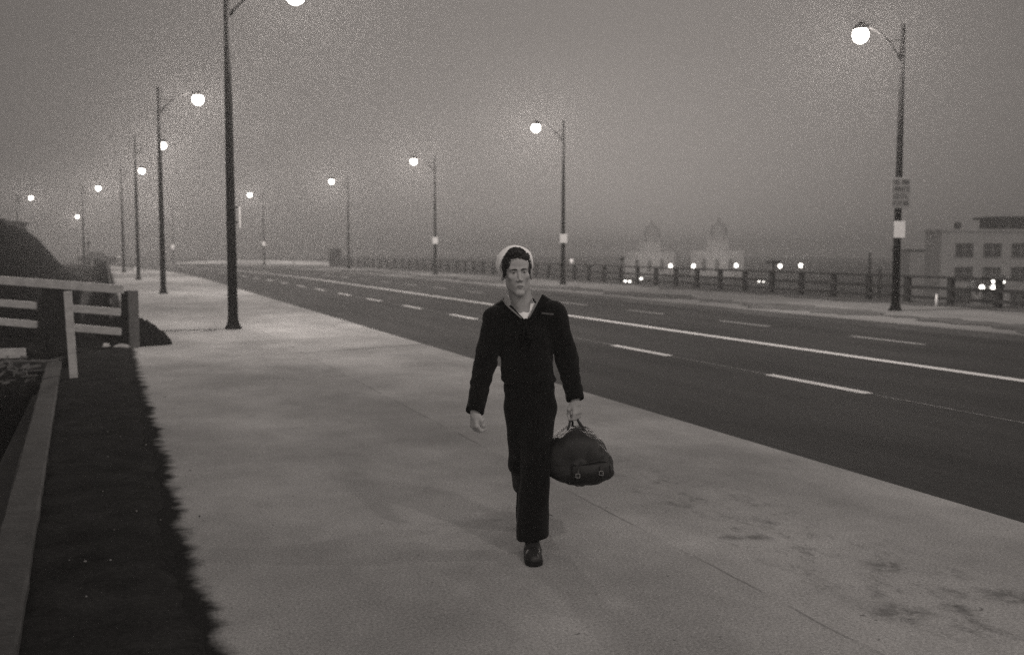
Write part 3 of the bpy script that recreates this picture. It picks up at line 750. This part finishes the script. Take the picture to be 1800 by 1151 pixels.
# neck, trunk under the clothes
B_.cap(h(0, .025, -.07), (-.058, .262, 1.385), .060, .066, .03)
B_.cap(h(-.03, .0, -.06), (-.075, .20, 1.385), .018, .014, .03); B_.cap(h(.035, .0, -.06), (-.045, .20, 1.385), .018, .014, .03)
B_.cap((-.20, .25, 1.345), (.09, .26, 1.37), .045, .045, .04)
B_.ell((-.05, .24, 1.22), (.145, .095, .16), .04); B_.ell((-.03, .23, .98), (.13, .085, .2), .05)
B_.ell((-.02, .23, .78), (.13, .09, .14), .05)
def arm(sh, el, wr): B_.chain([sh, el, wr], [.05, .036, .026], .02, sq=(1, 1, 1))
arm(SHL, ELL_, WRL); arm(SHR, ELR, WRR)
# free hand (thumb side to the viewer, fingers loosely curled)
w = np.array(WRL); ax_ = np.array((.02, -.12, -.97)); ax_ /= np.linalg.norm(ax_)
pn = np.array((.80, .55, 0)); pn -= ax_*pn.dot(ax_); pn /= np.linalg.norm(pn)      # palm faces the thigh and back
lat = np.cross(ax_, pn)                                                             # across the knuckles
if lat[1] > 0: lat = -lat                                                           # towards the thumb side (viewer)
def hp(o, a_, l, p): return o + ax_*a_ + lat*l + pn*p
B_.cap(w, hp(w, .03, 0, 0), .026, .027, .012)
for l in (-.027, -.009, .010, .028): B_.cap(hp(w, .025, l*.6, 0), hp(w, .088, l, -.004), .016, .0125, .012)
for i, l in enumerate((.030, .010, -.010, -.029)):
    L_ = (1.0, 1.08, 1.0, .8)[i]; p0 = hp(w, .086, l, -.003); p1 = p0 + (ax_*.75+pn*.62)*.038*L_; p2 = p1 + (-ax_*.25+pn*.95)*.026*L_; p3 = p2 + (-ax_*.98-pn*.1)*.020*L_
    B_.chain([p0, p1, p2, p3], [.0112, .0102, .0092, .0078], .002)
t0 = hp(w, .028, .022, .008); t1 = hp(w, .056, .038, .020); t2 = hp(w, .084, .038, .030); t3 = hp(w, .106, .030, .038)
B_.chain([t0, t1, t2, t3], [.017, .0135, .0112, .009], .006)
# gripping hand: back of the hand outward, fingers closed round the strap
w2 = np.array(WRR); a2 = np.array((.12, -.02, -.99)); a2 /= np.linalg.norm(a2); p2n = np.array((-.75, .62, -.1)); p2n -= a2*p2n.dot(a2); p2n /= np.linalg.norm(p2n)
l2 = np.cross(a2, p2n); l2 = -l2 if l2[1] > 0 else l2
def gp(o, a_, l, p): return o + a2*a_ + l2*l + p2n*p
B_.cap(w2, gp(w2, .03, 0, 0), .025, .026, .012)
for l in (-.026, -.009, .009, .026): B_.cap(gp(w2, .025, l*.6, 0), gp(w2, .085, l, -.003), .016, .0125, .012)
GRIP = gp(w2, .106, 0, .026)
for i, l in enumerate((.030, .010, -.010, -.029)):
    L_ = (1.0, 1.06, 1.0, .85)[i]; p0 = gp(w2, .083, l, -.003); p1 = p0 + (a2*.95+p2n*.25)*.036*L_; p2 = p1 + (a2*.15+p2n*.98)*.030*L_; p3 = p2 + (-a2*.95+p2n*.1)*.022*L_
    B_.chain([p0, p1, p2, p3], [.0112, .0105, .0096, .0084], .002)
q0 = gp(w2, .03, .022, .008); q1 = gp(w2, .060, .034, .026); q2 = gp(w2, .088, .026, .040); q3 = gp(w2, .100, .008, .046)
B_.chain([q0, q1, q2, q3], [.016, .013, .011, .009], .006)
HinvT = H_R.T
def bodymat(c):
    q = (c - H_O) @ H_R       # to head space
    m = np.zeros(len(c), int)
    lips = (np.abs(q[:, 2]+.083) < .0105*(1-(q[:, 0]/.022)**2)) & (q[:, 1] < -.07)
    m[lips] = 1; return m
B_.build('body', [M['skin'], M['lips']], MAN, bodymat)
for sgn in (-1, 1):
    c = h(.031*sgn, -.0685, -.002)
    e = MB().lathe([(.0122*sin(pi*i/8), .0122*cos(pi*i/8)) for i in range(9)], n=14).build('eye', M['eye'], MAN, smooth=True); e.location = c.tolist()
    p = c + H_R @ np.array((0, -.0112, -.0022))
    ir = MB().lathe([(0.0062*sin(pi*i/6), .0062*cos(pi*i/6)) for i in range(7)], n=12).build('iris', M['iris'], e, smooth=True); ir.location = (p-c).tolist(); ir.scale = (1, .5, 1)
    pts = [h(sgn*(.012+.036*t), -.093+.022*t*t-.002*t, .0145+.010*t-.012*t*t) for t in (0, .25, .5, .75, 1)]
    MB().tube(pts, [.0024, .0036, .0036, .0028, .0012], 8).build('eyebrow', M['hair'], MAN, smooth=True)

# ---- hair
Hh = Fld((-.24, .04, 1.53), (.05, .36, 1.78), .0026)
Hh.ell(h(0, .02, .050), (.0825, .100, .085), .0, R=H_R.T)
Hh.ell(h(-.008, -.046, .112), (.052, .040, .032), .02, R=(H_R @ rotm(.3, .1, 0)).T)
Hh.ell(h(.034, -.052, .088), (.036, .030, .024), .016, R=H_R.T)
for sgn in (-1, 1): Hh.ell(h(.072*sgn, .000, .012), (.010, .022, .038), .012, R=H_R.T)
x, y, z = Hh.full()
qx, qy, qz = [H_R[0][i]*(x-H_O[0])+H_R[1][i]*(y-H_O[1])+H_R[2][i]*(z-H_O[2]) for i in range(3)]
Hh.a += (.0030*np.sin(qx*150+14*np.sin(qz*45)+qy*60)*np.sin(qz*120+qy*90) + .0022*np.sin(qx*260+qz*70+3)*np.sin(qy*210-qz*90)).astype(F32)
Hh.ell(h(-.002, -.105, -.010), (.072, .084, .080), .008, 'sub', R=H_R.T)
Hh.ell(h(0, -.09, -.06), (.09, .088, .09), .01, 'sub', R=H_R.T)
Hh.region(-(qz+.055+.6*np.minimum(qy, 0)), 'int', .008)
Hh.build('hair', M['hair'], MAN)

# ---- cap: round crown pushed to the back of the head with its turned-up brim framing the hair
CM = (Matrix(H_R.tolist()) @ Matrix.Rotation(radians(-60), 3, 'X'))
cc = h(.001, .058, .037)
cp = MB().lathe([(.082, -.01), (.092, .0), (.0935, .03), (.088, .05), (.07, .066), (.035, .075), (0, .077)], cc, 64, M=CM).build('cap', M['cotton'], MAN, smooth=True)
mb = MB(); prof = [(.094, -.012), (.101, -.014), (.1075, .008), (.1125, .048), (.111, .055), (.107, .055), (.1035, .045), (.098, .01), (.094, -.012)]
mb.lathe(prof, cc, 72, M=CM)
mb.v = [(v[0]+.0008*sin(i*.7), v[1], v[2]+.0012*sin(i*.43)) for i, v in enumerate(mb.v)]
mb.v = [tuple(cc[i]+(v[i]-cc[i])*.98 for i in range(3)) for v in mb.v]
br = mb.build('brim', M['cotton'], cp, smooth=True)

# ---- jumper
J = Fld((-.42, -.06, .76), (.32, .46, 1.50), .0045)
J.ell((-.052, .245, 1.235), (.160, .112, .165), .03); J.cap((-.17, .25, 1.345), (.07, .26, 1.372), .060, .060, .05)
J.cap((-.045, .262, 1.345), (-.055, .262, 1.435), .085, .066, .03)
J.ell((-.042, .235, 1.06), (.155, .114, .15), .05); J.ell((-.030, .235, .985), (.157, .118, .058), .03)
J.cap(SHL, ELL_, .076, .064, .035); J.cap(SHR, ELR, .076, .066, .035)
J.cap(ELL_, WRL, .064, .050, .02); J.cap(ELR, WRR, .066, .051, .02)
J.ell((-.215, .25, 1.33), (.07, .075, .07), .03); J.ell((.11, .255, 1.357), (.07, .075, .068), .03)
J.wrinkle(lambda x, y, z: .0022*np.sin(z*62+x*38+4*np.sin(x*21+y*17))*np.exp(-((z-1.09)/.14)**2) + .003*np.sin(z*95-x*55+y*30)*np.exp(-((z-.97)/.05)**2)
          + .003*np.sin(x*28+z*17+3*np.sin(z*9+1))*np.sin(y*23+z*11))
def cuff(wr, el):
    d = np.array(wr, float)-np.array(el, float); d /= np.linalg.norm(d); J.plane(np.array(wr)+d*.008, d, .12); return d
cL = cuff(WRL, ELL_); cR = cuff(WRR, ELR)
x, y, z = J.full()
J.region(-(z-.935-.0*x)+0*y, 'int') if False else None
hem = .945 - .10*(x+.02) * (np.abs(x+.02) < .16)
J.region(np.where((x > -.205) & (x < .148), hem - z, -1.0)+0*y)
# neck opening: a V in front, round behind
vz = 1.328; vx = -.047+ (z-vz)*-.10
vee = np.maximum(np.abs(x-vx) - np.minimum(.074, np.maximum(0, (z-vz))*.85), y-.29)
J.region(vee, 'sub', .004)
J.region(np.maximum(np.sqrt((x+.062)**2+((y-.262))**2)-.068, 1.37-z), 'sub', .004)
JF = J
J.build('jumper', M['wool'], MAN)
jump = [o for o in MAN.children if o.name.startswith('jumper')][0]
for nm, wr, d in (('cuff', WRL, cL), ('cuff', WRR, cR)):
    m3 = Vector((0, 0, 1)).rotation_difference(Vector(d)).to_matrix()
    MB().lathe([(.030, -.004), (.047, -.014), (.0525, -.03), (.0535, .0), (.051, .012), (.045, .014), (.03, .006)], np.array(wr)+d*-.0, 24, M=m3).build(nm, M['collarcloth'], jump, smooth=True)
# undershirt
U = Fld((-.2, .08, 1.18), (.12, .36, 1.46), .004)
U.ell((-.052, .245, 1.25), (.135, .098, .15), .03); U.cap((-.15, .25, 1.34), (.05, .26, 1.36), .052, .052, .05); U.cap((-.056, .258, 1.34), (-.058, .262, 1.42), .071, .068, .03)
x, y, z = U.full(); U.region(z - 1.410 + .10*(y-.2) - .35*np.abs(x+.058)+0*y)
U.wrinkle(lambda x, y, z: .0018*np.sin(x*110+z*40)); U.build('undershirt', M['cotton'], MAN)
# collar flaps, stripe, neckerchief, ribbon
def onj(x, z, off): 
    y = JF.front(x, z); return (x, (y if y is not None else .2)-off, z)
cpL = [(-.178, .30, 1.452), (-.180, .245, 1.443), (-.148, .185, 1.408), (-.104, .150, 1.372), (-.060, .140, 1.334)]
cpR = [(.040, .30, 1.475), (.034, .245, 1.468), (.014, .185, 1.432), (-.012, .150, 1.385), (-.040, .140, 1.334)]
def flap(pts, out, name):
    mb = MB(); vs = []; fs = []; N_ = 24
    P0 = np.array(pts); tt = np.linspace(0, len(pts)-1, N_); Q = np.stack([np.interp(tt, range(len(pts)), P0[:, i]) for i in range(3)], 1)
    for i, q in enumerate(Q):
        u = i/(N_-1); wdt = .055*(1-u)**.7+.012
        for k in range(4):
            s_ = k/3; x_ = q[0]+out*wdt*s_; z_ = q[2]-.030*s_*(1-u*.3)-.012*s_
            yj = JF.front(x_, z_); y_ = q[1] if yj is None else min(q[1]+.03*s_, yj-.005) if u > .35 else q[1]+.0*s_
            vs.append((x_, y_, z_))
    for i in range(N_-1):
        for k in range(3): a_ = i*4+k; fs.append((a_, a_+1, a_+5, a_+4))
    mb.add(vs, fs); o = mb.build(name, M['collarcloth'], jump, smooth=True)
    sm = o.modifiers.new('thick', 'SOLIDIFY'); sm.thickness = .006; return Q
for pts, out in ((cpL, -1), (cpR, 1)):
    Q = flap(pts, out, 'collar')
    sp_ = [(q[0]+out*.004, q[1]-.006, q[2]+.004) for q in Q[::2]]
    MB().tube(sp_, [.0052]*len(sp_), 8).build('collar_stripe', M['piping'], jump, smooth=True)
mb = MB().tube([(-.085, .30, 1.455), (-.06, .335, 1.47), (-.03, .325, 1.475), (.0, .30, 1.48)], .014, 10)
n0 = onj(-.048, 1.325, .006)
MB().lathe([(0, .02), (.012, .014), (.016, 0), (.011, -.016), (0, -.022)], n0, 12).build('neckerchief_knot', M['collarcloth'], jump, smooth=True)
MB().tube([n0, onj(-.053, 1.29, .010), onj(-.062, 1.25, .007), onj(-.07, 1.19, .004)], [.009, .012, .013, .006], 10).build('neckerchief_end', M['collarcloth'], jump, smooth=True)
MB().tube([n0, onj(-.040, 1.29, .010), onj(-.032, 1.245, .007), onj(-.028, 1.18, .004)], [.009, .012, .013, .006], 10).build('neckerchief_end', M['collarcloth'], jump, smooth=True)
mb = MB()
for k in range(3):
    a_ = Vector(onj(.042+.024*k, 1.372-.002*k, .004)); b2 = Vector(onj(.064+.024*k, 1.371-.002*k, .004)); mb.beam(a_, b2, .004, .011)
mb.build('ribbon_bar', M['ribbon'], jump)

# ---- trousers
T = Fld((-.26, -.14, .05), (.22, .82, 1.02), .0050)
T.ell((-.026, .235, .93), (.150, .112, .12), .03); T.ell((-.022, .24, .82), (.142, .115, .12), .04)
HPL, KNL, ANL = (.030, .225, .82), (.008, .10, .50), (-.010, .040, -.02)       # leading leg
HPR, KNR, ANR = (-.080, .245, .82), (-.062, .225, .49), (-.062, .60, .28)     # trailing leg
T.chain([HPL, KNL, ANL], [.100, .083, .098], .03, sq=(1, 1.1, 1))
T.cap(HPR, KNR, .098, .080, .03); T.cap(KNR, ANR, .078, .072, .03)
T.wrinkle(lambda x, y, z: .003*np.sin(z*30+x*45+3*np.sin(z*9))*np.exp(-((z-.5)/.12)**2) + .003*np.sin(x*50+3*np.sin(z*7)) + .0015*np.sin(z*33+y*30+x*20))
T.plane((0, .045, .118), (.12, -.05, -1), .30) if False else None
x, y, z = T.full(); T.region(np.where(y < .30, (.098 + .14*(x+.01)*1.0 - z), -1.0))
d = np.array(ANR)-np.array(KNR); d /= np.linalg.norm(d); T.plane(np.array(ANR)+d*.0, d, .25)
T.build('trousers', M['wool'], MAN)
# ---- shoes
def shoe(name, o_, toe, up_, ankle_h=.11):
    """o_ heel centre on the sole plane, toe direction, up direction"""
    o_ = np.array(o_, float); f = np.array(toe, float); f /= np.linalg.norm(f); u = np.array(up_, float); u -= f*u.dot(f); u /= np.linalg.norm(u); s_ = np.cross(f, u)
    def q(a_, b_, c_): return o_ + f*a_ + s_*b_ + u*c_
    ext = [q(a_, b_, c_) for a_ in (-.08, .30) for b_ in (-.08, .08) for c_ in (-.02, .2)]
    Z = Fld(np.min(ext, 0), np.max(ext, 0), .004)
    Z.cap(q(.0, 0, .035), q(.10, 0, .035), .036, .042, .02); Z.cap(q(.10, 0, .032), q(.185, 0, .030), .044, .044, .02); Z.cap(q(.185, .0, .028), q(.225, 0, .026), .044, .036, .02)
    Z.cap(q(.02, 0, .10), q(.10, 0, .05), .040, .042, .03); Z.cap(q(.015, 0, .09), q(.01, 0, ankle_h+.06), .040, .038, .02)
    for k in range(4): Z.cap(q(.075+.018*k, -.014, .094-.010*k), q(.075+.018*k, .014, .094-.010*k), .004, .004, .003)
    x, y, z = Z.full(); hgt = (x-o_[0])*u[0]+(y-o_[1])*u[1]+(z-o_[2])*u[2]; Z.region(.012-hgt)
    sh = Z.build(name, M['leather'], MAN)
    Y_ = Fld(np.min(ext, 0), np.max(ext, 0), .004)
    for a0_, r_ in ((0, .04), (.05, .043), (.10, .0475), (.14, .049), (.185, .049), (.222, .041)): Y_.cap(q(a0_, 0, .012), q(a0_+.01, 0, .012), r_, r_, .02)
    Y_.cap(q(0, 0, .012), q(.22, 0, .012), .040, .042, .02)
    x, y, z = Y_.full(); hgt = (x-o_[0])*u[0]+(y-o_[1])*u[1]+(z-o_[2])*u[2]; Y_.region(np.maximum(hgt-.018, .001-hgt)); Y_.build('sole', M['tyre'], sh)
shoe('shoe', (-.012, .075, .0), (.06, -1, 0), (0, 0, 1))
shoe('shoe', (-.065, .69, .22), (.02, -.55, -.62), (0, .7, .6), .1)

# ================================================================ the bag
BAG = empty('bag', tuple((Matrix.Rotation(-radians(22.8), 3, 'Z') @ Vector((.26, .21, .50)) + Vector((2.215, 5.25, 0)))), -radians(22.8), 'soft dark canvas travel bag held by its straps in the sailor\'s hand', 'bag')
def bagpt(px, py): return ((px-935)/307-.26, 1.74-(py-437)/307-.50)
out = [bagpt(*p) for p in [(962, 838), (953, 822), (958, 795), (972, 770), (990, 758), (1012, 753), (1030, 758), (1050, 775), (1066, 797), (1076, 818), (1078, 834), (1062, 845), (1040, 851), (1020, 853), (990, 848)]]
out = np.array(out); cen = np.array((.01, -.01))
th = np.arctan2(out[:, 1]-cen[1], out[:, 0]-cen[0]); rad = np.hypot(out[:, 0]-cen[0], out[:, 1]-cen[1]); o_i = np.argsort(th); th, rad = th[o_i], rad[o_i]
th3 = np.concatenate([th-2*pi, th, th+2*pi]); rad3 = np.tile(rad, 3)
mb = MB(); NN = 72; NY = 30; vs = []; fs = []; HL = .20
rb = np.random.RandomState(2)
for j in range(NY+1):
    u = -1+2*j/NY; sc_ = (1-abs(u)**4.0)**.42 if abs(u) < 1 else 0
    for k in range(NN):
        a_ = 2*pi*k/NN - pi; r_ = np.mean([np.interp(a_+e, th3, rad3) for e in (-.09, 0, .09)])*(.12+.88*sc_)
        r_ += .004*sin(a_*9+u*5)*sc_ + .003*sin(a_*17-u*11+1)*sc_ + .002*sin(a_*5+u*25)
        vs.append((cen[0]+r_*cos(a_), u*HL + .006*sin(a_*3)*(1-sc_), cen[1]+r_*sin(a_)))
for j in range(NY):
    for k in range(NN): fs.append((j*NN+k, j*NN+(k+1) % NN, (j+1)*NN+(k+1) % NN, (j+1)*NN+k))
fs.append(tuple(range(NN))); fs.append(tuple(NY*NN+k for k in range(NN))[::-1])
bo = mb.add(vs, fs).build('body', M['bagcloth'], BAG, smooth=True)
bo.modifiers.new('sub', 'SUBSURF').render_levels = 1
def bp3(px, py, y=None):
    X_, Z_ = bagpt(px, py); q = .0
    if y is None:
        rr_ = math.hypot(X_-cen[0], Z_-cen[1]); R0 = float(np.interp(atan2(Z_-cen[1], X_-cen[0]), th3, rad3)); t_ = min(.985, rr_/R0)
        s_ = max(0, (t_-.12)/.88); y = -HL*(1-s_**(1/.42))**.25 - .004
    return (X_, y, Z_)
# end pocket, its flap edge, buckles
arc = [bp3(*p) for p in [(1000, 826), (1003, 816), (1012, 810), (1030, 806), (1048, 803), (1062, 806), (1068, 815), (1069, 826)]]
MB().tube(arc, [.0035]*8, 8).build('piping', M['strap'], bo, smooth=True)
pk = MB(); vs = []; fs = []
for i in range(11):
    for j in range(6):
        px = 1002+64*i/10; py = 812+28*j/5 - 5*i/10; p = bp3(px, py); b_ = sin(pi*i/10)*sin(pi*j/5)*.018; vs.append((p[0], p[1]-.004-b_, p[2]))
for i in range(10):
    for j in range(5): a_ = i*6+j; fs.append((a_, a_+1, a_+7, a_+6))
pk.add(vs, fs).build('pocket', M['bagcloth'], BAG, smooth=True)
for px, py, dx, dy in ((1012, 823, -3, 12), (1050, 819, 3, 12)):
    a_ = bp3(px, py-8); b_ = bp3(px+dx, py+dy+3); MB().tube([(a_[0], a_[1]-.018, a_[2]), ((a_[0]+b_[0])/2, min(a_[1], b_[1])-.028, (a_[2]+b_[2])/2), (b_[0], b_[1]-.014, b_[2])], [.007]*3, 8).build('strap', M['strap'], BAG, smooth=True)
    c = bp3(px+dx*.4, py+3); bk = MB()
    for e, f_ in (((0, .011), (.022, .004)), ((0, -.011), (.022, .004)), ((-.011, 0), (.004, .022)), ((.011, 0), (.004, .022))): bk.box((e[0], 0, e[1]), (f_[0], .004, f_[1]))
    bk.build('buckle', M['chrome'], BAG, loc=(c[0], c[1]-.034, c[2]))
g = np.array(GRIP) - np.array((.26, .21, .50))
def strap_loop(y, xa, xb, pa, pb):
    A_ = bagpt(*pa); B2 = bagpt(*pb)
    pts = [(A_[0], y, A_[1]-.02), (A_[0], y, A_[1]), (A_[0]*.55+g[0]*.45, y*.6+g[1]*.4, A_[1]*.5+g[2]*.5), (g[0]-.018, g[1]+y*.25, g[2]-.012), (g[0], g[1]+y*.22, g[2]), (g[0]+.018, g[1]+y*.25, g[2]-.012), (B2[0]*.55+g[0]*.45, y*.6+g[1]*.4, B2[1]*.5+g[2]*.5), (B2[0], y, B2[1]), (B2[0], y, B2[1]-.02)]
    MB().tube(pts, .0065, 10).build('handle', M['strap'], BAG, smooth=True)
strap_loop(-.06, 0, 0, (990, 768), (1035, 770)); strap_loop(.07, 0, 0, (1004, 762), (1024, 762))
